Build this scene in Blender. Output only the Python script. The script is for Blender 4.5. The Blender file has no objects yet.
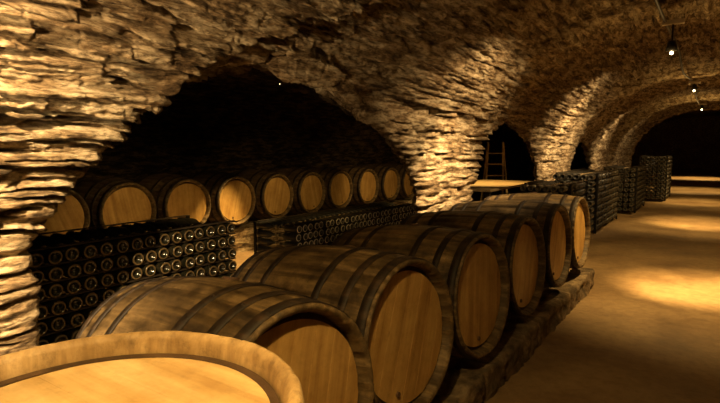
import bpy, bmesh, math, random
import numpy as np
from mathutils import Vector, Matrix
random.seed(4)
PI = math.pi
S = bpy.context.scene
C = S.collection
CAMZ = 1.3

# ------------------------------------------------------------------ helpers
def link(o, parent=None):
    C.objects.link(o)
    if parent is not None: o.parent = parent
    return o
def mesh_obj(name, verts, faces, mat, parent=None, smooth=True, mats=None, fm=None):
    me = bpy.data.meshes.new(name)
    me.from_pydata([tuple(v) for v in verts], [], faces); me.update()
    for m in (mats or [mat]): me.materials.append(m)
    if fm is not None: me.polygons.foreach_set('material_index', fm)
    me.polygons.foreach_set('use_smooth', [smooth]*len(me.polygons))
    return link(bpy.data.objects.new(name, me), parent)
def from_bm(name, bm, mat, parent=None, smooth=False):
    me = bpy.data.meshes.new(name); bm.to_mesh(me); bm.free()
    me.materials.append(mat)
    me.polygons.foreach_set('use_smooth', [smooth]*len(me.polygons))
    return link(bpy.data.objects.new(name, me), parent)
def box(bm, c, s, rot=None, bev=0.0):
    M = Matrix.Translation(c) @ (rot or Matrix.Identity(4)) @ Matrix.Diagonal((s[0], s[1], s[2], 1))
    r = bmesh.ops.create_cube(bm, size=1, matrix=M)
    if bev:
        es = {e for v in r['verts'] for e in v.link_edges}
        bmesh.ops.bevel(bm, geom=list(es), offset=bev, segments=2, affect='EDGES', profile=.7)
def cyl(bm, a, b, r1, r2=None, n=16):
    a, b = Vector(a), Vector(b); d = b-a
    M = Matrix.Translation((a+b)/2) @ d.to_track_quat('Z', 'Y').to_matrix().to_4x4()
    bmesh.ops.create_cone(bm, cap_ends=True, segments=n, radius1=r1, radius2=r1 if r2 is None else r2, depth=d.length, matrix=M)
def empty(name, loc, label, cat, group=None, rz=0):
    o = bpy.data.objects.new(name, None); o.empty_display_size = .1
    o.location = loc; o.rotation_euler = (0, 0, rz)
    C.objects.link(o); tag(o, label, cat, group); return o
def tag(o, label, cat, group=None):
    o['label'] = label; o['category'] = cat
    if group: o['group'] = group
    return o
def copy_tree(o, parent=None):
    c = o.copy(); C.objects.link(c); c.parent = parent
    for ch in list(o.children): copy_tree(ch, c)
    return c

# ------------------------------------------------------------------ materials
def newmat(name):
    m = bpy.data.materials.new(name); m.use_nodes = True
    nt = m.node_tree; b = nt.nodes['Principled BSDF']
    return m, nt, b
def N(nt, t, **k):
    n = nt.nodes.new(t)
    for a, v in k.items():
        if a in n.inputs.keys() if isinstance(a, str) else False: n.inputs[a].default_value = v
        else: setattr(n, a, v)
    return n
def coords(nt, scale=(1, 1, 1), kind='Object', rnd=False):
    tc = nt.nodes.new('ShaderNodeTexCoord'); mp = nt.nodes.new('ShaderNodeMapping')
    mp.inputs['Scale'].default_value = scale
    nt.links.new(tc.outputs[kind], mp.inputs['Vector'])
    if rnd:
        oi = nt.nodes.new('ShaderNodeObjectInfo'); mu = nt.nodes.new('ShaderNodeMath'); mu.operation = 'MULTIPLY'
        mu.inputs[1].default_value = 37.0
        nt.links.new(oi.outputs['Random'], mu.inputs[0]); nt.links.new(mu.outputs[0], mp.inputs['Location'])
    return mp
def noise(nt, vec, scale, detail=6, rough=.6, dist=0):
    n = nt.nodes.new('ShaderNodeTexNoise'); n.inputs['Scale'].default_value = scale
    n.inputs['Detail'].default_value = detail; n.inputs['Roughness'].default_value = rough
    n.inputs['Distortion'].default_value = dist
    nt.links.new(vec.outputs[0], n.inputs['Vector']); return n
def ramp(nt, src, stops):
    r = nt.nodes.new('ShaderNodeValToRGB'); e = r.color_ramp.elements
    while len(e) < len(stops): e.new(.5)
    for i, (p, c) in enumerate(stops): e[i].position = p; e[i].color = (*c, 1) if len(c) == 3 else c
    nt.links.new(src, r.inputs[0]); return r
def mixc(nt, fac, a, b, mode='MIX'):
    m = nt.nodes.new('ShaderNodeMix'); m.data_type = 'RGBA'; m.blend_type = mode
    for sock, v in ((m.inputs[0], fac), (m.inputs[6], a), (m.inputs[7], b)):
        if hasattr(v, 'is_linked'): nt.links.new(v, sock)
        elif isinstance(v, (int, float)): sock.default_value = v
        else: sock.default_value = (*v, 1)
    return m
def bump(nt, b, h, strength, dist, prev=None):
    n = nt.nodes.new('ShaderNodeBump'); n.inputs['Strength'].default_value = strength; n.inputs['Distance'].default_value = dist
    nt.links.new(h, n.inputs['Height'])
    if prev: nt.links.new(prev.outputs[0], n.inputs['Normal'])
    nt.links.new(n.outputs[0], b.inputs['Normal']); return n
def simple(name, col, rough=.6, metal=0.0, spec=None):
    m, nt, b = newmat(name)
    b.inputs['Base Color'].default_value = (*col, 1); b.inputs['Roughness'].default_value = rough
    b.inputs['Metallic'].default_value = metal
    if spec is not None: b.inputs['Specular IOR Level'].default_value = spec
    return m

def stone_mat(name, light, mid, dark):
    m, nt, b = newmat(name)
    v = coords(nt, (7, 2.6, 13)); v2 = coords(nt, (3.0, 3.0, 3.0)); v3 = coords(nt, (20, 10, 34))
    n1 = noise(nt, v, 1.6, 8, .68, .4); n2 = noise(nt, v2, .8, 4, .55); n3 = noise(nt, v3, 1.7, 7, .75)
    c1 = ramp(nt, n1.outputs[0], [(.36, dark), (.47, mid), (.58, light)])
    c2 = ramp(nt, n2.outputs[0], [(.3, (.60, .52, .45)), (.7, (1.0, 1.0, 1.0))])
    c3 = ramp(nt, n3.outputs[0], [(.40, (.22, .18, .14)), (.51, (1, 1, 1))])
    a = mixc(nt, 1.0, c1.outputs[0], c2.outputs[0], 'MULTIPLY')
    d = mixc(nt, .75, a.outputs[2], c3.outputs[0], 'MULTIPLY')
    nt.links.new(d.outputs[2], b.inputs['Base Color'])
    b.inputs['Roughness'].default_value = .9; b.inputs['Specular IOR Level'].default_value = .25
    p = bump(nt, b, n1.outputs[0], 1.0, .035)
    p = bump(nt, b, n3.outputs[0], 1.0, .022, p)
    v4 = coords(nt, (50, 35, 70)); n4 = noise(nt, v4, 1.5, 5, .7)
    bump(nt, b, n4.outputs[0], .8, .008, p)
    return m
M_stone = stone_mat('limestone', (.76, .64, .44), (.36, .26, .145), (.075, .048, .026))

M_darkstone = stone_mat('dark_aisle_stone', (.17, .12, .065), (.035, .025, .015), (.012, .009, .006))  # darker tones of the same stone, used throughout the side aisle
def floor_mat():
    m, nt, b = newmat('packed_floor')
    v = coords(nt, (1, 1, 1)); n1 = noise(nt, v, 1.3, 8, .65, .4); n2 = noise(nt, v, 14, 6, .7); n3 = noise(nt, v, 60, 4, .7)
    c1 = ramp(nt, n1.outputs[0], [(.3, (.17, .105, .048)), (.5, (.30, .20, .10)), (.7, (.42, .30, .155))])
    c2 = ramp(nt, n2.outputs[0], [(.35, (.7, .66, .6)), (.6, (1, 1, 1))])
    a = mixc(nt, .8, c1.outputs[0], c2.outputs[0], 'MULTIPLY')
    nt.links.new(a.outputs[2], b.inputs['Base Color'])
    r = ramp(nt, n1.outputs[0], [(.3, (.5,)*3), (.7, (.75,)*3)]); nt.links.new(r.outputs[0], b.inputs['Roughness'])
    p = bump(nt, b, n2.outputs[0], .5, .02); bump(nt, b, n3.outputs[0], .4, .006, p)
    return m
M_floor = floor_mat()
def kerb_mat():
    m, nt, b = newmat('rough_masonry')
    v = coords(nt, (1, 1, 1)); n1 = noise(nt, v, 6, 8, .7, .3); n2 = noise(nt, v, 35, 6, .75)
    c1 = ramp(nt, n1.outputs[0], [(.35, (.05, .035, .02)), (.5, (.17, .12, .07)), (.66, (.40, .30, .18))])
    nt.links.new(c1.outputs[0], b.inputs['Base Color']); b.inputs['Roughness'].default_value = .95
    p = bump(nt, b, n1.outputs[0], .8, .03); bump(nt, b, n2.outputs[0], .8, .012, p)
    return m
M_kerb = kerb_mat()

def wood_mat(name, cols, axis=0, rough=.6, stain=.5, grain=1.0, planks=None, streak=1.0):
    """axis: the direction in which the grain runs (object coordinates)"""
    m, nt, b = newmat(name)
    sc = [26*grain]*3; sc[axis] = 1.6*grain
    v = coords(nt, tuple(sc), rnd=True); n1 = noise(nt, v, 1.0, 6, .62, .35)
    v2 = coords(nt, (1, 1, 1), rnd=True); n2 = noise(nt, v2, 5, 5, .65); n3 = noise(nt, v2, 30, 8, .8)
    c1 = ramp(nt, n1.outputs[0], [(.28, cols[0]), (.5, cols[1]), (.72, cols[2])])
    c2 = ramp(nt, n2.outputs[0], [(.35, (1-stain, (1-stain)*.92, (1-stain)*.82)), (.62, (1, 1, 1))])
    a = mixc(nt, 1.0, c1.outputs[0], c2.outputs[0], 'MULTIPLY')
    c3 = ramp(nt, n3.outputs[0], [(.33, (1-stain*.9,)*3), (.5, (1, 1, 1))])
    a = mixc(nt, .8, a.outputs[2], c3.outputs[0], 'MULTIPLY')
    out = a
    if planks:                                    # planks = (axis across, width)
        sep = nt.nodes.new('ShaderNodeSeparateXYZ'); tc = nt.nodes.new('ShaderNodeTexCoord')
        nt.links.new(tc.outputs['Object'], sep.inputs[0])
        mu = nt.nodes.new('ShaderNodeMath'); mu.operation = 'MULTIPLY'; mu.inputs[1].default_value = 1/planks[1]
        nt.links.new(sep.outputs[planks[0]], mu.inputs[0])
        ad = nt.nodes.new('ShaderNodeMath'); ad.operation = 'ADD'; ad.inputs[1].default_value = 50.5
        nt.links.new(mu.outputs[0], ad.inputs[0])
        fl = nt.nodes.new('ShaderNodeMath'); fl.operation = 'FLOOR'; nt.links.new(ad.outputs[0], fl.inputs[0])
        wn = nt.nodes.new('ShaderNodeTexWhiteNoise'); wn.noise_dimensions = '1D'; nt.links.new(fl.outputs[0], wn.inputs['W'])
        cr = ramp(nt, wn.outputs['Value'], [(0, (.86, .83, .79)), (1, (1, 1, 1))])
        out = mixc(nt, 1.0, a.outputs[2], cr.outputs[0], 'MULTIPLY')
    nt.links.new(out.outputs[2], b.inputs['Base Color'])
    b.inputs['Roughness'].default_value = rough; b.inputs['Specular IOR Level'].default_value = .35
    p = bump(nt, b, n1.outputs[0], .4, .004); bump(nt, b, n3.outputs[0], .35+.6*max(0, stain-.4), .005, p)
    return m
M_stave = wood_mat('weathered_oak', [(.035, .022, .010), (.15, .10, .044), (.36, .25, .115)], 0, .55, .8)
M_head = wood_mat('oak_head', [(.36, .21, .07), (.54, .345, .12), (.66, .45, .17)], 2, .5, .25, .8, planks=(1, .085))
M_palestave = wood_mat('pale_oak', [(.32, .21, .10), (.50, .35, .17), (.68, .50, .27)], 0, .5, .5, 1.3)
M_palehead = wood_mat('pale_oak_head', [(.50, .33, .14), (.70, .51, .25), (.84, .66, .38)], 2, .4, .25, .6)
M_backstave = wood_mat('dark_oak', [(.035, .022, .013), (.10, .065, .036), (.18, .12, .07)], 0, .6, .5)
M_hoop = wood_mat('rusty_iron', [(.010, .007, .005), (.022, .014, .009), (.07, .042, .022)], 0, .6, .5)
M_chime = wood_mat('worn_chime', [(.05, .033, .016), (.14, .095, .045), (.34, .24, .115)], 0, .6, .55)
M_lath = wood_mat('old_lath', [(.02, .013, .008), (.035, .024, .014), (.06, .042, .025)], 1, .7, .4)
M_table = wood_mat('scrubbed_pine', [(.35, .25, .12), (.5, .37, .19), (.62, .48, .26)], 1, .5, .2)
M_croze = wood_mat('dark_croze', [(.03, .016, .008), (.07, .04, .02), (.12, .07, .035)], 2, .6, .4)  # dark brown for the head's edge where it meets the chime
M_bung = simple('bung', (.10, .055, .03), .7)
M_black = simple('black_metal', (.012, .011, .010), .45, .6)
M_box = simple('pale_plastic', (.55, .47, .36), .5)
M_cable = simple('cable', (.04, .03, .022), .6)
def glass_mat(name, col, rough, dust):
    m, nt, b = newmat(name)
    v = coords(nt, (1, 1, 1), rnd=True); n = noise(nt, v, 30, 4, .7)
    c = ramp(nt, n.outputs[0], [(.4, col), (.75, dust)]); nt.links.new(c.outputs[0], b.inputs['Base Color'])
    b.inputs['Roughness'].default_value = rough; b.inputs['Coat Weight'].default_value = .4; b.inputs['Coat Roughness'].default_value = .12
    b.inputs['Specular IOR Level'].default_value = .6
    return m
M_glass = glass_mat('dark_bottle_glass', (.008, .009, .005), .16, (.035, .03, .02))
M_dusty = glass_mat('dusty_bottle_glass', (.008, .008, .006), .42, (.022, .019, .014))
M_foil = simple('capsule', (.28, .21, .11), .35, .5)
M_rim = simple('glint_glass_edge', (.55, .49, .38), .35)  # pale colour painting the light glinting on bottle base edges
M_darkrim = simple('dim_glint_edge', (.10, .085, .06), .4)  # dimmer painted glint for the tall racks and stacked bottles
M_goldrim = simple('gold_glint_edge', (.11, .075, .035), .22)  # gold-tinted painted glint for bottle bases in the near rack

# ------------------------------------------------------------------ numpy noise
def _h(ix, iy, iz):
    n = (ix.astype(np.int64)*374761393 + iy.astype(np.int64)*668265263 + iz.astype(np.int64)*2147483647 % 1013904223) & 0xffffffff
    n = ((n ^ (n >> 13))*1274126177) & 0xffffffff
    n = ((n ^ (n >> 16))*2246822519) & 0xffffffff
    return ((n ^ (n >> 15)) & 0xffffff)/float(0xffffff)
def hash2(a, b, k=0): return _h(a, b, np.full_like(a, k))
def vnoise(x, y, z):
    ix, iy, iz = np.floor(x), np.floor(y), np.floor(z)
    fx, fy, fz = x-ix, y-iy, z-iz
    fx, fy, fz = [f*f*f*(f*(f*6-15)+10) for f in (fx, fy, fz)]
    ix, iy, iz = ix.astype(np.int64), iy.astype(np.int64), iz.astype(np.int64)
    r = 0
    for dx in (0, 1):
        for dy in (0, 1):
            for dz in (0, 1):
                w = (fx if dx else 1-fx)*(fy if dy else 1-fy)*(fz if dz else 1-fz)
                r = r + w*_h(ix+dx, iy+dy, iz+dz*7)
    return r*2-1
def fbm(x, y, z, o=4, g=.55):
    a, t, r = 1.0, 0, 0
    for i in range(o):
        r = r + a*vnoise(x*2**i+i*17.3, y*2**i+i*5.1, z*2**i-i*9.7); t += a; a *= g
    return r/t
def sstep(a, b, x):
    t = np.clip((x-a)/(b-a), 0, 1); return t*t*(3-2*t)

# ------------------------------------------------------------------ cellar vaults
XC, AX, ZS, ZC = -.36, 1.94, .9, 2.55
def vault_section(xc, a, zs, zc, n=22, zb=-.3):
    p = [(xc-a, zb)]
    for i in range(n+1):
        t = PI*i/n
        p.append((xc-a*math.cos(t), zs+(zc-zs)*math.sin(t)))
    p.append((xc+a, zb)); return p
def loft(bm, rings):
    vr = [[bm.verts.new(p) for p in r] for r in rings]
    n = len(vr[0])
    for a, b in zip(vr, vr[1:]):
        for i in range(n): bm.faces.new((a[i], a[(i+1) % n], b[(i+1) % n], b[i]))
    bm.faces.new(vr[0][::-1]); bm.faces.new(vr[-1])
bm = bmesh.new()
sec = vault_section(XC, AX, ZS, ZC)
loft(bm, [[(x, y, z) for x, z in sec] for y in np.linspace(-2.5, 18.2, 22)])
sec2 = vault_section(-4.55, 1.75, .9, 2.25)
loft(bm, [[(x, y, z) for x, z in sec2] for y in np.linspace(-.6, 15.6, 16)])
# side openings cut through the wall between the hall and the side aisle
op1 = [(.96, -.3), (.96, .94), (1.08, 1.10), (1.22, 1.26), (1.42, 1.46), (1.62, 1.61), (1.85, 1.71), (2.1, 1.755), (2.6, 1.735), (2.9, 1.68), (3.15, 1.59),
       (3.5, 1.46), (3.81, 1.29), (4.0, 1.1), (4.11, .9), (4.16, .6), (4.16, -.3)]
rings = []
for X in (-1.5, -2.0, -2.25, -2.5, -2.75, -3.0, -4.4):
    s = min(max(-X/2.25, 1), 1.36)
    rings.append([(X, (y*s*(1.01 if s > 1 else 1)) if y > 1.7 else y, CAMZ+(z-CAMZ)*s if z > 1.3 and y > 1.7 else z) for y, z in op1])
loft(bm, rings)
op2 = [(5.5, -.3), (5.5, .9), (5.58, 1.15), (5.74, 1.36), (6.0, 1.53), (6.3, 1.63), (6.55, 1.67), (6.8, 1.64), (7.1, 1.55), (7.45, 1.4), (7.75, 1.22), (7.9, 1.0), (7.95, .8), (7.95, -.3)]
loft(bm, [[(X, y*min(max(-X/2.25, 1), 1.33) if y > 6.5 else y, CAMZ+(z-CAMZ)*min(max(-X/2.25, 1), 1.33) if z > 1.3 else z) for y, z in op2] for X in (-1.5, -2.25, -2.5, -2.75, -3, -4.4)])
op3 = [(10.4, -.3), (10.4, 1.05), (10.6, 1.3), (10.85, 1.43), (11.05, 1.47), (11.3, 1.43), (11.6, 1.28), (11.85, 1.05), (11.85, -.3)]
loft(bm, [[(X, y*min(max(-X/2.25, 1), 1.33) if y > 11 else y, z) for y, z in op3] for X in (-1.5, -2.25, -2.5, -2.75, -3, -4.4)])
bmesh.ops.recalc_face_normals(bm, faces=bm.faces)
bmesh.ops.triangulate(bm, faces=bm.faces)
me0 = bpy.data.meshes.new('tmp'); bm.to_mesh(me0); bm.free()
ob = bpy.data.objects.new('tmp', me0); C.objects.link(ob)
md = ob.modifiers.new('r', 'REMESH'); md.mode = 'VOXEL'; md.voxel_size = .04
dg = bpy.context.evaluated_depsgraph_get()
me1 = bpy.data.meshes.new_from_object(ob.evaluated_get(dg))
bpy.data.objects.remove(ob)
bm = bmesh.new(); bm.from_mesh(me1)
bmesh.ops.delete(bm, geom=[f for f in bm.faces if f.calc_center_median().z < -.1 or f.calc_center_median().y > 18.14
                           or f.calc_center_median().y < -2.44], context='FACES')
def near(c, lvl):
    if lvl == 0: return c.x > -3.1 and c.x < 1.2 and -.3 < c.y < 9.5
    return c.x > -2.7 and c.x < -.9 and -.3 < c.y < 2.6
for lvl in (0, 1):
    es = [e for e in bm.edges if near((e.verts[0].co+e.verts[1].co)/2, lvl)]
    bmesh.ops.subdivide_edges(bm, edges=es, cuts=1, use_grid_fill=True)
bm.normal_update()
nv = len(bm.verts)
co = np.empty((nv, 3)); no = np.empty((nv, 3))
for i, v in enumerate(bm.verts): co[i] = v.co; no[i] = v.normal
x, y, z = co.T
mainh = x > -2.55
xc = np.where(mainh, XC, -4.55); ax = np.where(mainh, AX, 1.75); bz = np.where(mainh, ZC-ZS, 1.35)
th = np.arctan2(np.clip((z-ZS)/bz, 0, 9), np.abs(xc-x)/ax+1e-6)
s = np.where(z < ZS, z, ZS+th*1.8)
# strata: long thin rough stones in wavy courses
warp = .05*fbm(x*.9, y*.9, z*.9+3, 3)
sc_ = s+warp
hh = np.where(y < 2.75, .10, .056)
sc_ = sc_/hh
row = np.floor(sc_); fr = sc_-row
side = y*1.0+np.where(np.abs(no[:, 1]) > .7, x, 0)
off = hash2(row.astype(np.int64), np.zeros(nv, np.int64), 3)
ln = .14+.26*hash2(row.astype(np.int64), np.zeros(nv, np.int64), 11)
cw = (side+.03*vnoise(x*9, y*9, z*9))/ln+off*7
col = np.floor(cw); fc = cw-col
rnd = hash2(row.astype(np.int64), col.astype(np.int64), 5)
jx = np.minimum(fc, 1-fc)*ln; js = np.minimum(fr, 1-fr)*hh
gap = np.minimum(jx*2.2, js)
thin = .012+.014*hash2(row.astype(np.int64), col.astype(np.int64), 9)
stone = sstep(0, 1, gap/thin)
big = fbm(x*.7, y*.5, z*.8+9, 3)
lay = fbm(x*.8, y*1.5, (s)*10, 4, .6)
ridge = np.abs(fbm(x*.4+7, y*1.25+.4*s, s*9.5+4, 3, .55))
fine = fbm(x*13, y*9, s*20, 4, .75)
nearp = np.where(y < 2.75, 1, .72); sg = np.where(y < 2.75, .012, .026)
shelf = fbm(x*.4+3, y*.9+2, s*8, 3, .6); shelf = sstep(-.06, .08, shelf)
d = (sg*(stone-.6)*(.5+rnd) + .024*(rnd-.5) + .056*(shelf-.6) + .035*lay + .034*fine - np.where(y < 2.75, .095, .045)*sstep(np.where(y < 2.75, .13, .10), .02, ridge))*nearp + .04*big - .012
d *= np.where(y > 9.5, .7, 1.0)
# transverse ribs, proud of the vault
ye = np.interp(z, [0, .9, 1.25, 1.6, 1.69, 1.89, 2.11, 2.3, 2.55], [1.3, 1.3, 1.5, 1.6, 1.70, 2.05, 2.45, 2.8, 3.4])
rib = .045*sstep(0, .04, ye-y)
for yc, w, h in ((5.33, .27, .09), (9.85, .22, .10), (12.35, .2, .08), (14.9, .25, .11), (17.9, .3, .12)):
    rib = rib + h*sstep(w+.05, w, np.abs(y-yc+.25*0))
rib = rib*np.where(x > -2.42, 1, 0)-.13*sstep(0, .04, y-ye)*sstep(4.5, 3.5, y)*sstep(-2.2, -2.1, x)
ynear = np.interp(z, [0, .94, 1.1, 1.26, 1.46, 1.61, 1.71], [.96, .96, 1.08, 1.22, 1.42, 1.62, 1.85])
soft = 1-.6*sstep(.16, .03, np.abs(y-ynear))*(z < 1.74)
keep = soft*np.where((np.abs(no[:, 0]) < .35) & (z < 1.6) & (x > -3.2) & (x < -2.3), .35, 1)
dd = (d*keep+rib)
co2 = co - no*dd[:, None]
for i, v in enumerate(bm.verts): v.co = co2[i]
for f in bm.faces: f.normal_flip(); f.smooth = True
bm.normal_update()
me = bpy.data.meshes.new('vaults'); bm.to_mesh(me); bm.free()
nvert = len(me.vertices); V = np.empty(nvert*3); me.vertices.foreach_get('co', V); V = V.reshape(-1, 3)
polys = [tuple(p.vertices) for p in me.polygons]
cen = np.array([V[list(p)].mean(0) for p in polys])
def region():
    lo = cen[:, 2] < 1.0
    r = np.full(len(polys), 0)
    r[lo] = 1                                    # wall_left
    r[lo & (cen[:, 0] > .8)] = 2                 # wall_right
    r[lo & (cen[:, 0] < -3.6)] = 3               # wall_back
    return r
reg = region()
for k, nm in enumerate(('ceiling', 'wall_left', 'wall_right', 'wall_back')):
    idx = np.nonzero(reg == k)[0]
    used = np.unique(np.concatenate([polys[i] for i in idx])); mp = -np.ones(nvert, int); mp[used] = np.arange(len(used))
    o = mesh_obj(nm, V[used], [tuple(int(mp[j]) for j in polys[i]) for i in idx], None, mats=[M_stone, M_darkstone], fm=[1 if cen[i, 0] < -2.85 else 0 for i in idx])
    o['kind'] = 'structure'
# the hall beyond the last arch
bm = bmesh.new()
sec = vault_section(-.6, 4.2, 1.2, 3.3, 24)
vr = [[bm.verts.new((x, y, z)) for x, z in sec] for y in (18.16, 22, 26, 30, 34, 38)]
for a, b in zip(vr, vr[1:]):
    for i in range(len(sec)-1): bm.faces.new((a[i], b[i], b[i+1], a[i+1]))
bm.faces.new(vr[-1])
o = from_bm('wall_far', bm, M_stone, smooth=False); o['kind'] = 'structure'
# floor
fx = np.linspace(-7, 4.4, 90); fy = np.linspace(-3, 38.2, 240)
gx, gy = np.meshgrid(fx, fy); gz = .012*fbm(gx*.8, gy*.8, gx*0, 4)+.004*fbm(gx*5, gy*5, gx*0, 2)-.008
vs = np.stack([gx, gy, gz], -1).reshape(-1, 3); nx = len(fx)
fs = [(j*nx+i, j*nx+i+1, (j+1)*nx+i+1, (j+1)*nx+i) for j in range(len(fy)-1) for i in range(nx-1)]
o = mesh_obj('floor', vs, fs, M_floor); o['kind'] = 'structure'

# stone plinths under the barrels
def plinth(name, x0, x1, y0, y1, h, label, amp=.02, res=.03, mat=None):
    nx_, ny_ = int((x1-x0)/res)+1, int((y1-y0)/res)+1
    bm = bmesh.new(); bmesh.ops.create_cube(bm, size=1, matrix=Matrix.Translation(((x0+x1)/2, (y0+y1)/2, h/2-.03)) @ Matrix.Diagonal((x1-x0, y1-y0, h+.06, 1)))
    me_ = bpy.data.meshes.new('t'); bm.to_mesh(me_); bm.free()
    t = bpy.data.objects.new('t', me_); C.objects.link(t)
    m_ = t.modifiers.new('r', 'REMESH'); m_.mode = 'VOXEL'; m_.voxel_size = res
    mm = bpy.data.meshes.new_from_object(t.evaluated_get(bpy.context.evaluated_depsgraph_get())); bpy.data.objects.remove(t)
    n = len(mm.vertices); P = np.empty(n*3); mm.vertices.foreach_get('co', P); P = P.reshape(-1, 3)
    Nn = np.array([v.normal[:] for v in mm.vertices])
    k = fbm(P[:, 0]*6, P[:, 1]*5, P[:, 2]*9, 4, .6)
    blk = np.floor(P[:, 1]/.31); e = np.abs(P[:, 1]/.31-blk-.5)*2
    a = amp*(k*1.3) - amp*.8*sstep(.88, 1, e)*(Nn[:, 2] < .9) - .006
    a = np.minimum(a, np.where(Nn[:, 2] > .5, -.001, 9))
    P = P+Nn*a[:, None]
    mm.vertices.foreach_set('co', P.ravel()); mm.materials.clear(); mm.materials.append(mat or M_kerb)
    mm.polygons.foreach_set('use_smooth', [True]*len(mm.polygons)); mm.update()
    o = link(bpy.data.objects.new(name, mm)); return tag(o, label, 'plinth')
plinth('stone_plinth', -1.10, -.905, .74, 5.3, .16, 'rough low stone kerb under the front ends of the front barrels', .028, .02)
plinth('stone_plinth', -1.86, -1.66, .84, 5.45, .115, 'rough stone bearer under the rear ends of the front barrels', .008)
plinth('stone_plinth', -6.0, -4.95, 1.4, 10.2, .30, 'stone ledge carrying the back row of barrels in the dark side aisle', .012, .04, M_stone)

# ------------------------------------------------------------------ barrels (axis = local X, front head at +X end)
def barrel(name, L, rh, rb, stave_m, head_m, chime_m, label, group, hoops=((.012, .04), (.115, .035), (.255, .035)), ns=30, gr=1.0, hm=M_hoop):
    root = empty(name, (0, 0, 0), label, 'barrel', group)
    def R(x): return rh+(rb-rh)*(1-abs(2*x/L)**1.9)
    rs = random.Random(hash(L+rh) % 97)
    jit = [rs.uniform(-.0018, .0018) for _ in range(ns)]; wj = [rs.uniform(-.18, .18) for _ in range(ns)]
    angs = []
    for k in range(ns):
        a0 = 2*PI*(k+wj[k]*.5)/ns; a1 = 2*PI*(k+1+wj[(k+1) % ns]*.5)/ns
        w = a1-a0
        for q, (f, dr) in enumerate(((0.0, -.0028), (.05, 0), (.5, .0012), (.95, 0))): angs.append((a0+w*f, dr+jit[k]))
    na = len(angs)
    t = .028; dep = .04
    prof = [(x, R(x), 1) for x in np.linspace(-L/2+.004, L/2-.004, 25)]
    prof = [(-L/2+dep+.02, R(L/2)-t-.002, 0), (-L/2+.012, R(L/2)-t+.006, 0), (-L/2, R(L/2)-.012, .5), (-L/2, R(L/2)-.004, 1)] + prof + \
           [(L/2, R(L/2)-.004, 1), (L/2, R(L/2)-.012, .5), (L/2-.012, R(L/2)-t+.006, 0), (L/2-dep-.02, R(L/2)-t-.002, 0)]
    vs, fs, fm = [], [], []
    for (px, pr, k) in prof:
        for (a, dr) in angs:
            r = pr+dr*(k if k else .5)
            vs.append((px, r*math.cos(a), r*math.sin(a)))
    for i in range(len(prof)-1):
        for j in range(na):
            fs.append((i*na+j, i*na+(j+1) % na, (i+1)*na+(j+1) % na, (i+1)*na+j))
            fm.append(1 if (i < 4 or i >= len(prof)-5) else 0)
    mesh_obj('staves', vs, [f[::-1] for f in fs], None, root, True, [stave_m, chime_m], fm)
    # heads: planks with fine joints, bevelled edge
    for sgn in (-1, 1):
        rr = R(L/2)-t+.004; pw = .085
        hv, hf, he = [], [], []
        xs0 = sgn*(L/2-dep)
        ring_n = 64
        lv = [(0, 0)]+[(r_, 0) for r_ in np.linspace(.15, .9, 6)*rr]+[(.955*rr, 0), (rr, -.010)]
        # grid of strips so that the joints are real grooves
        n_p = int(2*rr/pw)+1
        edges_ = [(-n_p/2+i)*pw for i in range(n_p+1)]
        ys = []
        for i in range(n_p):
            a, b = max(edges_[i], -rr+.0015), min(edges_[i+1], rr-.0015)
            if b <= a: continue
            g = .0008
            ys += [(a, -.0012), (a+g, 0)]+[(a+(b-a)*q_/6, .0003) for q_ in range(1, 6)]+[(b-g, 0)]
            last = b
        ys.append((last, -.0012))
        m_ = 24
        for (yy, dx) in ys:
            hz = math.sqrt(max(rr*rr-yy*yy, 1e-6))
            for q in range(m_+1):
                zz = -hz+2*hz*q/m_
                e = min(1, (rr-math.hypot(yy, zz))/(.045*rr))
                hv.append((xs0+sgn*(dx*gr-(1-e)*.016), yy, zz)); he.append(e)
        for i in range(len(ys)-1):
            for q in range(m_):
                f = (i*(m_+1)+q, (i+1)*(m_+1)+q, (i+1)*(m_+1)+q+1, i*(m_+1)+q+1)
                hf.append(f if sgn > 0 else f[::-1])
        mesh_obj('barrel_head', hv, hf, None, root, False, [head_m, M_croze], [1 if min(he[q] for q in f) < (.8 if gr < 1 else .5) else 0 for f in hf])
    # hoops: flat iron bands that follow the flare
    for sgn in (-1, 1):
        for (d0, w) in hoops:
            xa, xb = sgn*(L/2-d0), sgn*(L/2-d0-w)
            n = 72; hv, hf = [], []
            for (xx, ex) in ((xa, .0005), (xa, .0038), (xb, .0038), (xb, .0005)):
                for j in range(n):
                    a = 2*PI*j/n; r = R(xx)+.0012+ex
                    hv.append((xx, r*math.cos(a), r*math.sin(a)))
            for i in range(3):
                for j in range(n):
                    f = (i*n+j, i*n+(j+1) % n, (i+1)*n+(j+1) % n, (i+1)*n+j); hf.append(f if sgn > 0 else f[::-1])
            hp = mesh_obj('hoop', hv, hf, hm, root, True)
            hp.data.polygons.foreach_set('use_smooth', [True]*len(hp.data.polygons))
            b_ = bmesh.new(); b_.from_mesh(hp.data)
            a = 2.1 if sgn > 0 else 1.4
            bmesh.ops.create_icosphere(b_, subdivisions=1, radius=.006, matrix=Matrix.Translation(((xa+xb)/2, (R(xa)+.006)*math.cos(a), (R(xa)+.006)*math.sin(a))))
            b_.to_mesh(hp.data); b_.free()
    b_ = bmesh.new(); cyl(b_, (0, 0, R(0)-.02), (0, 0, R(0)+.008), .026, .029, 20)
    from_bm('bung', b_, M_bung, root, False)
    b_ = bmesh.new(); cyl(b_, (L/2-dep-.01, 0, -rh*.72), (L/2-dep+.008, 0, -rh*.72), .013, .011, 14)
    from_bm('tap_plug', b_, M_bung, root, False)
    return root

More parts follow.
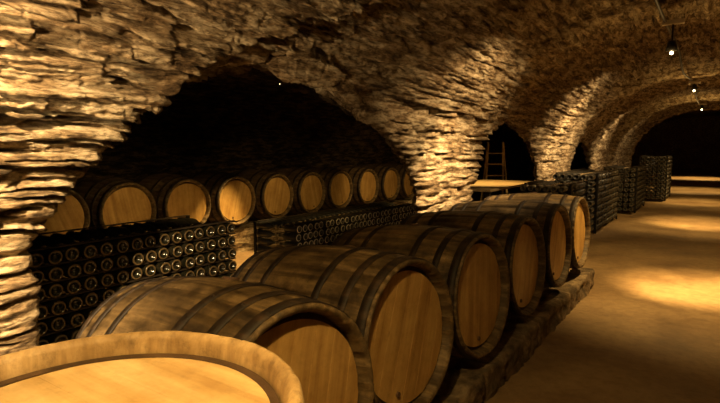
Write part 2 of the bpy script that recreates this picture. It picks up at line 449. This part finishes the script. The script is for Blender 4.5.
RH, RB, BL = .315, .352, .88
names = ['oak barrel lying just behind the upright pale barrel, head half lit',
         'big weathered oak barrel lying on the kerb, second from the upright barrel',
         'dark oak barrel on the kerb, third one lying behind the upright barrel',
         'dark oak barrel on the kerb, fourth one lying behind the upright barrel',
         'oak barrel second from the far end of the front row on the kerb',
         'oak barrel with pale bright head at the far end of the front row']
row1 = [(-1.365, 1.125, .502, -.105, .082), (-1.40, 1.84, .505, -.09, .075), (-1.385, 2.565, .515, -.075, .065),
        (-1.395, 3.36, .52, -.05, .055), (-1.40, 4.19, .525, -.03, .05), (-1.40, 4.95, .53, -.02, .045)]
fb = None
for i, ((xx, yy, zz, rz, ti), lb) in enumerate(zip(row1, names)):
    if fb is None: fb = barrel('wine_barrel', BL, RH, RB, M_stave, M_head, M_chime, lb, 'barrels lying in the front row'); o = fb
    else: o = copy_tree(fb); o['label'] = lb
    o.location = (xx, yy, zz+.004); o.rotation_euler = (random.uniform(-.5, .5), -ti, rz)
names = ['dark barrel ending the back row, mostly hidden by the lit rock pier',
         'back row barrel next to the rock pier, above the near rack end',
         'back row barrel above the middle of the near bottle rack',
         'back row barrel right above the gap between the two bottle racks',
         'back row barrel above the near end of the low far bottle rack',
         'fifth back row barrel from the stone pier with the lit base',
         'fourth back row barrel from the stone pier with the lit base',
         'third back row barrel from the stone pier with the lit base',
         'second back row barrel from the stone pier with the lit base',
         'back row barrel partly hidden behind the edge of the lit stone pier']
ys_ = [2.30, 3.02, 3.745, 4.47, 5.2, 5.93, 6.655, 7.45, 8.2, 8.95]
bb = None
for i, (yy, lb) in enumerate(zip(ys_, names)):
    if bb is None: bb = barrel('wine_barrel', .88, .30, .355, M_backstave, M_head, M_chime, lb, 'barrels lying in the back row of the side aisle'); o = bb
    else: o = copy_tree(bb); o['label'] = lb
    o.location = (-4.9-.44, yy, .30+.357); o.rotation_euler = (random.uniform(-.4, .4), 0, math.radians(random.uniform(-1.0, 1.0)))
# upright barrel close to the camera
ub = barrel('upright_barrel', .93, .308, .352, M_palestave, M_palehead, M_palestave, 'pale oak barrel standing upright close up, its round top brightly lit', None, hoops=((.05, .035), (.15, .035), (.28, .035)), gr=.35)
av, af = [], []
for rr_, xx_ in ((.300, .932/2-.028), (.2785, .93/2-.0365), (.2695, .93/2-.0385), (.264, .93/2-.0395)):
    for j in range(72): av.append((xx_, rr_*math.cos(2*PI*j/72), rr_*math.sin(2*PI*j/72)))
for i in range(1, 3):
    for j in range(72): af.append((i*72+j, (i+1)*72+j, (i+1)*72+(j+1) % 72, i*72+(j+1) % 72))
mesh_obj('croze_ring', av, [f[::-1] for f in af], M_croze, ub, True)  # dark ring laid over the edge of the upright barrel's head
ub.location = (-.735, .372, .931/2+.001); ub.rotation_euler = (math.radians(0), -PI/2, math.radians(0))

# ------------------------------------------------------------------ bottles (axis = local X, base at +X end, x from 0 back to -.30)
def bottle_mesh(seg, mats, name, tip_only=False):
    r = .0415
    prof = [(-.028, .001), (-.027, .012), (-.012, .022), (-.001, .030), (0, .035), (-.004, .040), (-.012, r), (-.10, r), (-.175, r), (-.20, .037), (-.225, .024), (-.245, .0165), (-.285, .0145), (-.287, .0165), (-.297, .0165), (-.300, .013), (-.300, .001)]
    vs, fs, fm = [], [], []
    for (x, rr) in prof:
        for j in range(seg):
            a = 2*PI*j/seg; vs.append((x, rr*math.cos(a), rr*math.sin(a)))
    for i in range(len(prof)-1):
        for j in range(seg):
            fs.append((i*seg+j, (i+1)*seg+j, (i+1)*seg+(j+1) % seg, i*seg+(j+1) % seg))
            fm.append(1 if i in (3, 4) else 2 if i >= 12 else 0)
    me_ = bpy.data.meshes.new(name); me_.from_pydata(vs, [], fs)
    for m in mats: me_.materials.append(m)
    me_.polygons.foreach_set('material_index', fm); me_.polygons.foreach_set('use_smooth', [True]*len(fs)); me_.update()
    return me_, np.array(vs), fs, fm
MB1, bv, bf, bfm = bottle_mesh(20, [M_glass, M_goldrim, M_foil], 'wine_bottle')
MB2, _, _, _ = bottle_mesh(16, [M_dusty, M_rim, M_foil], 'wine_bottle')
MB3, _, _, _ = bottle_mesh(14, [M_dusty, M_darkrim, M_foil], 'wine_bottle')
_, sv, sf, sfm = bottle_mesh(10, [M_dusty], 'tmpb')
stuff_v, stuff_f, stuff_m = [], [], []
def add_stuff(loc, flip):
    o_ = len(stuff_v)*len(sv); P = sv.copy()
    if flip: P[:, 0] *= -1; P[:, 1] *= -1
    stuff_v.append(P+np.array(loc)); stuff_f.extend([tuple(k+o_ for k in f) for f in sf]); stuff_m.extend(sfm)
def add_end(loc):
    o_ = len(stuff_v)*len(sv); P = np.stack([sv[:, 1], -sv[:, 0]-.3, sv[:, 2]], -1); P[:, 1] = -sv[:, 0]-.31
    stuff_v.append(P+np.array(loc)); stuff_f.extend([tuple(k+o_ for k in f) for f in sf]); stuff_m.extend(sfm)
def bottle(me_, loc, flip, label, group):
    o = bpy.data.objects.new('wine_bottle', me_); C.objects.link(o)
    o.location = loc; o.rotation_euler = (random.uniform(0, 6), 0, (PI if flip else 0)+random.uniform(-.012, .012))
    return tag(o, label, 'bottle', group)
def rack(name, xf, depth, y0, y1, rows, pitch_z, z0, label, npost, lathx=()):
    root = empty(name, (xf-depth/2, (y0+y1)/2, 0), label, 'bottle rack')
    cx, cy = xf-depth/2, (y0+y1)/2
    for r in range(rows+1):
        zz = z0+r*pitch_z-.0015
        for xx in (xf-.05, xf-depth+.05):
            b_ = bmesh.new(); box(b_, (xx-cx, 0, zz), (.022, y1-y0, .008)); from_bm('lath', b_, M_lath, root)
    for k in range(npost):
        yy = y0+(y1-y0)*k/(npost-1)+(-.012 if k == 0 else .012 if k == npost-1 else 0)
        for xx in ((xf-.03, xf-depth+.03) if rows > 7 else (xf-depth+.03,)):
            if 0 < k < npost-1: continue
            b_ = bmesh.new(); box(b_, (xx-cx, yy-cy, (z0+rows*pitch_z)/2+.0), (.03, .02, z0+rows*pitch_z-.002), bev=.002); from_bm('post', b_, M_black, root)
    return root
RP = .098
def fill(xf, depth, y0, y1, rows, pz, z0, me_, who, first_row=0, necks=True, cols=None, grp='', ind=True, double=True, labelneck=''):
    n = int((y1-y0-.01)/RP)
    st = (y1-y0)/n
    for r in range(rows):
        zz = z0+r*pz+.0415+.0035
        for c in range(n):
            yy = y0+st*(c+.5)
            keepit = ind and r >= first_row and (cols is None or c < cols)
            alt = (c+r) % 2 == 1 if necks else False
            # front bottle base out; every other one turned neck out
            jx_ = xf-random.uniform(0, .028)
            loc = (jx_, yy, zz) if not alt else (xf-.30, yy, zz)
            if keepit: bottle(me_, loc, alt, labelneck if alt else who, grp + (' neck out' if alt else ''))
            else: add_stuff(loc, alt)
            if double and (r == rows-1 or c in (0, n-1)):
                add_stuff((xf-depth+.30 if alt else xf-depth, yy, zz), not alt)
# near rack
rack('bottle_rack', -3.03, .66, 1.16, 2.76, 7, RP, .06, 'long wood lath rack of dark bottles behind the near rock pier', 2)
fill(-3.03, .66, 1.16, 2.76, 7, RP, .06, MB1, 'dark glass bottle lying base out in the near rack', 2, False, None, 'bottles lying in the near rack')
rack('bottle_rack', -3.64, .645, 4.13, 6.9, 5, .092, .03, 'low rack of dusty bottles in the side aisle in front of the back row', 2)
fill(-3.64, .645, 4.13, 6.9, 5, .092, .03, MB2, 'dusty bottle lying base out in the low far rack', 2, False, None, 'bottles lying in the low far rack')
for (nm, xf, y0, y1, rows, depth, lab, fr_) in (
        ('bottle_rack', -1.46, 8.6, 10.6, 9, .66, 'tall black rack of bottles beside the aisle, nearest one past the front barrels', 3),
        ('bottle_rack', -1.30, 11.9, 13.4, 9, .66, 'tall black rack of bottles beside the aisle, middle one of the three', 99),
        ('bottle_rack', -1.0, 15.1, 16.6, 11, .66, 'tall black rack of bottles beside the aisle, farthest one at the last arch', 99),
        ('bottle_rack', -1.56, 7.3, 8.15, 8, .66, 'dark bottle rack behind the far end of the front barrels, by the ladder arch', 99)):
    rack(nm, xf, depth, y0, y1, rows, RP, .05, lab, 2)
    fill(xf, depth, y0, y1, rows, RP, .05, MB3, 'dusty bottle lying base out in the tall rack nearest the front barrels', fr_, False, 9, 'bottles in the nearest tall rack', True)
    for r in range(rows):                        # end column: bases turned towards the camera side
        for c in range(6):
            p_ = (xf-.07-c*.1, y0-.02, .05+r*RP+.045)
            if fr_ < 9:
                o = bottle(MB3, (p_[0], p_[1]-.31, p_[2]), False, 'dusty bottle with its base towards the front barrels, end of the nearest tall rack', 'end bottles of the nearest tall rack')
                o.rotation_euler = (random.uniform(0, 6), 0, -PI/2)
            else: add_end(p_)
so = mesh_obj('stacked_bottles', np.concatenate(stuff_v), stuff_f, None, None, True, [M_dusty, M_darkrim, M_foil], stuff_m)
so['kind'] = 'stuff'; tag(so, 'mass of dark bottles filling the lower and farther racks', 'bottles')

# ------------------------------------------------------------------ table and ladder in the side aisle
tb = empty('work_table', (-3.55, 9.4, 0), 'long pale wooden table top lit by a lamp, seen through the second archway', 'table')
b_ = bmesh.new(); box(b_, (0, 0, .63), (1.15, 2.7, .04), bev=.005); from_bm('tabletop', b_, M_table, tb)
for sx in (-1, 1):
    for sy in (-1, 1):
        b_ = bmesh.new(); box(b_, (sx*.48, sy*1.2, .305), (.07, .07, .61), bev=.004); from_bm('leg', b_, M_lath, tb)
ld = empty('step_ladder', (-4.05, 11.2, 0), 'pale wooden step ladder standing open beyond the table in the second archway', 'ladder', rz=.5)
def frame(parent, ysgn, nm, rungs):
    b_ = bmesh.new()
    for sx in (-1, 1):
        cyl(b_, (sx*.25, ysgn*.35, 0), (sx*.16, ysgn*.02, 1.45), .022, .02, 8)
    from_bm(nm, b_, M_table, parent)
    for k in range(rungs):
        t = (k+1)/(rungs+1); w = .25-.09*t; b_ = bmesh.new()
        box(b_, (0, ysgn*(.35-.33*t), 1.45*t), (2*w, .05, .02)); from_bm('rung', b_, M_table, parent)
frame(ld, -1, 'front_frame', 5); frame(ld, 1, 'rear_frame', 2)

# ------------------------------------------------------------------ ceiling cable and lamps
def tube(name, pts, r, mat, parent=None):
    cu = bpy.data.curves.new(name, 'CURVE'); cu.dimensions = '3D'; cu.bevel_depth = r; cu.bevel_resolution = 3
    sp = cu.splines.new('POLY'); sp.points.add(len(pts)-1)
    for p, q in zip(sp.points, pts): p.co = (*q, 1)
    cu.materials.append(mat)
    t = bpy.data.objects.new('t', cu); C.objects.link(t)
    mm = bpy.data.meshes.new_from_object(t.evaluated_get(bpy.context.evaluated_depsgraph_get())); bpy.data.objects.remove(t)
    return link(bpy.data.objects.new(name, mm), parent)
pts = []
for k in range(60):
    yy = -1+k*.32; pts.append((-.42+.02*math.sin(yy*1.3), yy, 2.36+.02*math.sin(yy*2.1)+.03*math.sin(yy*.65)))
cab = tube('ceiling_cable', pts, .012, M_cable)
tag(cab, 'dark electric cable running along the crown of the vault above the aisle', 'cable')
tube('ceiling_cable', [(-4.5, 1.2, 2.02), (-4.45, 2.2, 2.12), (-4.35, 3.3, 2.16), (-4.2, 4.5, 2.15)], .012, M_cable)
tag(bpy.data.objects['ceiling_cable.001'], 'thin cable along the dark side aisle vault to its small lamp', 'cable')
WARM = (1.0, .62, .20)
def emis(name, s_):
    m, nt, b = newmat(name); b.inputs['Emission Color'].default_value = (1.0, .78, .42, 1); b.inputs['Emission Strength'].default_value = s_
    b.inputs['Base Color'].default_value = (.8, .7, .5, 1); return m
M_bulb = emis('lit_bulb', 25)
def light(loc, target, power, angle=None, blend=.6, size=.03, col=WARM, parent=None):
    ld_ = bpy.data.lights.new('lamp_or_fill_light', 'SPOT' if angle else 'POINT'); ld_.energy = power; ld_.color = col
    ld_.shadow_soft_size = size
    if angle: ld_.spot_size = math.radians(angle); ld_.spot_blend = blend
    o = bpy.data.objects.new('lamp_or_fill_light', ld_); C.objects.link(o)
    o.location = loc
    d = Vector(target)-Vector(loc); o.rotation_euler = d.to_track_quat('-Z', 'Y').to_euler()
    if parent:
        o.parent = parent; o.location = Vector(loc)-parent.location
    return o
def lamp(loc, label, aim=None, top=2.36):
    aim = aim or (loc[0], loc[1], 0)
    r = empty('spot_lamp', loc, label, 'lamp', 'spot lamps on the ceiling cable')
    d = (Vector(aim)-Vector(loc)).normalized()
    b_ = bmesh.new(); box(b_, (0, 0, top-loc[2]-.03), (.16, .05, .035), bev=.004); from_bm('mounting_box', b_, M_box, r)
    b_ = bmesh.new(); cyl(b_, (0, 0, top-loc[2]-.045), Vector((0, 0, 0))-d*-.0 + Vector((0, 0, .075)), .008, n=8); from_bm('stem', b_, M_black, r)
    b_ = bmesh.new(); cyl(b_, -d*.0+Vector((0, 0, 0))-d*.09, -d*.012, .03, .045, 20); from_bm('lamp_head', b_, M_black, r, True)
    b_ = bmesh.new(); bmesh.ops.create_uvsphere(b_, u_segments=16, v_segments=10, radius=.013, matrix=Matrix.Translation(d*.006)); from_bm('bulb', b_, M_bulb, r, True)
    return r
L = [((-.40, .45, 2.12), 'spot lamp on the ceiling cable right above the upright barrel'),
     ((-.36, 5.05, 2.09), 'glowing spot lamp on the ceiling cable, nearest lamp in view'),
     ((-.36, 9.75, 2.21), 'glowing spot lamp on the ceiling cable, farther and smaller one in view'),
     ((-.36, 14.5, 2.21), 'spot lamp on the ceiling cable just before the last arch')]
aims = [(-.55, .5, 0), (-.06, 5.75, 0), (-.2, 10.8, 0), (-.4, 15.2, 0)]
LP = [lamp(a, b) for a, b in L]
POW = [(42, 95, 62, 150), (850, 46, 200, 115), (680, 50, 130, 110), (300, 60, 70, 110)]
for (r, (loc, _), am, (p1, a1, p2, a2)) in zip(LP, L, aims, POW):
    p = Vector(loc)+(Vector(am)-Vector(loc)).normalized()*.05
    light(p, am, p1, a1, 1.0, .02)
    if p2: light(p, am, p2, a2, .7, .02)
bl = lamp((-4.2, 4.5, 2.06), 'tiny lamp hanging under the dark vault over the back row of barrels', None, 2.15)
light((-4.2, 4.5, 2.0), (-4.75, 4.15, .0), 480, 38, .8, .02)
light((-2.9, 2.5, 1.5), (-4.9, 3.2, .4), 60, 62, .9, .03)  # this and the next two: unseen spots added to brighten the back row heads
light((-3.0, 4.3, 1.5), (-4.9, 5.5, .4), 70, 62, .9, .03)
light((-3.1, 6.2, 1.5), (-4.9, 7.9, .4), 90, 62, .9, .03)
# added accent spots that wash the piers, free of the cable and without fixtures
ACC = [((-.8, -.25, 2.22), (-2.35, -.1, 1.2), 1500, 105), ((-1.5, -.9, 1.7), (-2.35, -.05, 1.2), 500, 70), ((-1.15, -.5, 1.35), (-1.9, 1.15, 1.95), 300, 46),
       ((-.9, 4.35, 2.05), (-2.35, 4.85, .85), 560, 46), ((-.9, 4.35, 2.05), (-2.35, 4.75, 1.0), 130, 110),
       ((-.7, 8.2, 2.1), (-2.35, 9.2, 1.15), 450, 60), ((-.7, 7.6, 2.1), (-2.35, 8.9, 1.1), 110, 95),
       ((-.7, 12.0, 2.1), (-2.35, 13.0, 1.1), 220, 60), ((-.7, 15.2, 2.1), (-2.35, 16.0, 1.0), 60, 95)]
for loc, am, pw, an in ACC: light(loc, am, pw, an, 1.0, .03, (1.0, .68, .32))
light((-3.6, 9.4, 2.0), (-3.7, 9.7, 0), 200, 90, .8, .03)
for yy, pw in ((19.6, 500), (27.7, 900)): light((-.5, yy, 2.9), (-.7, yy, 0), pw, 75, .8, .05)
# soft fill points added near the lamps to lift the vault, no fixtures
for (loc, pw) in (((-.4, .9, 1.95), 5), ((-.36, 5.05, 1.98), 4), ((-.36, 9.75, 2.05), 6), ((-.36, 14.5, 2.05), 8)):
    light(loc, (0, 0, 0), pw, None, size=.05)

# ------------------------------------------------------------------ world, camera, view
w = bpy.data.worlds.new('World'); S.world = w; w.use_nodes = True
w.node_tree.nodes['Background'].inputs[0].default_value = (.9, .5, .2, 1); w.node_tree.nodes['Background'].inputs[1].default_value = .0
F, VX, VY = 520., 718., 149.
pitch = math.atan((201.5-VY)/F); yaw = math.atan((VX-360)/(F*math.cos(pitch)+(201.5-VY)*math.sin(pitch)))
cd = bpy.data.cameras.new('camera'); cd.sensor_width = 36; cd.lens = F*36/720; cd.clip_start = .02
cam = bpy.data.objects.new('camera', cd); C.objects.link(cam)
cam.location = (0, 0, CAMZ); cam.rotation_euler = (PI/2-pitch, 0, yaw)
S.camera = cam
S.view_settings.view_transform = 'Standard'; S.view_settings.look = 'None'; S.view_settings.gamma = 1; S.view_settings.exposure = .08
S.view_settings.use_curve_mapping = False
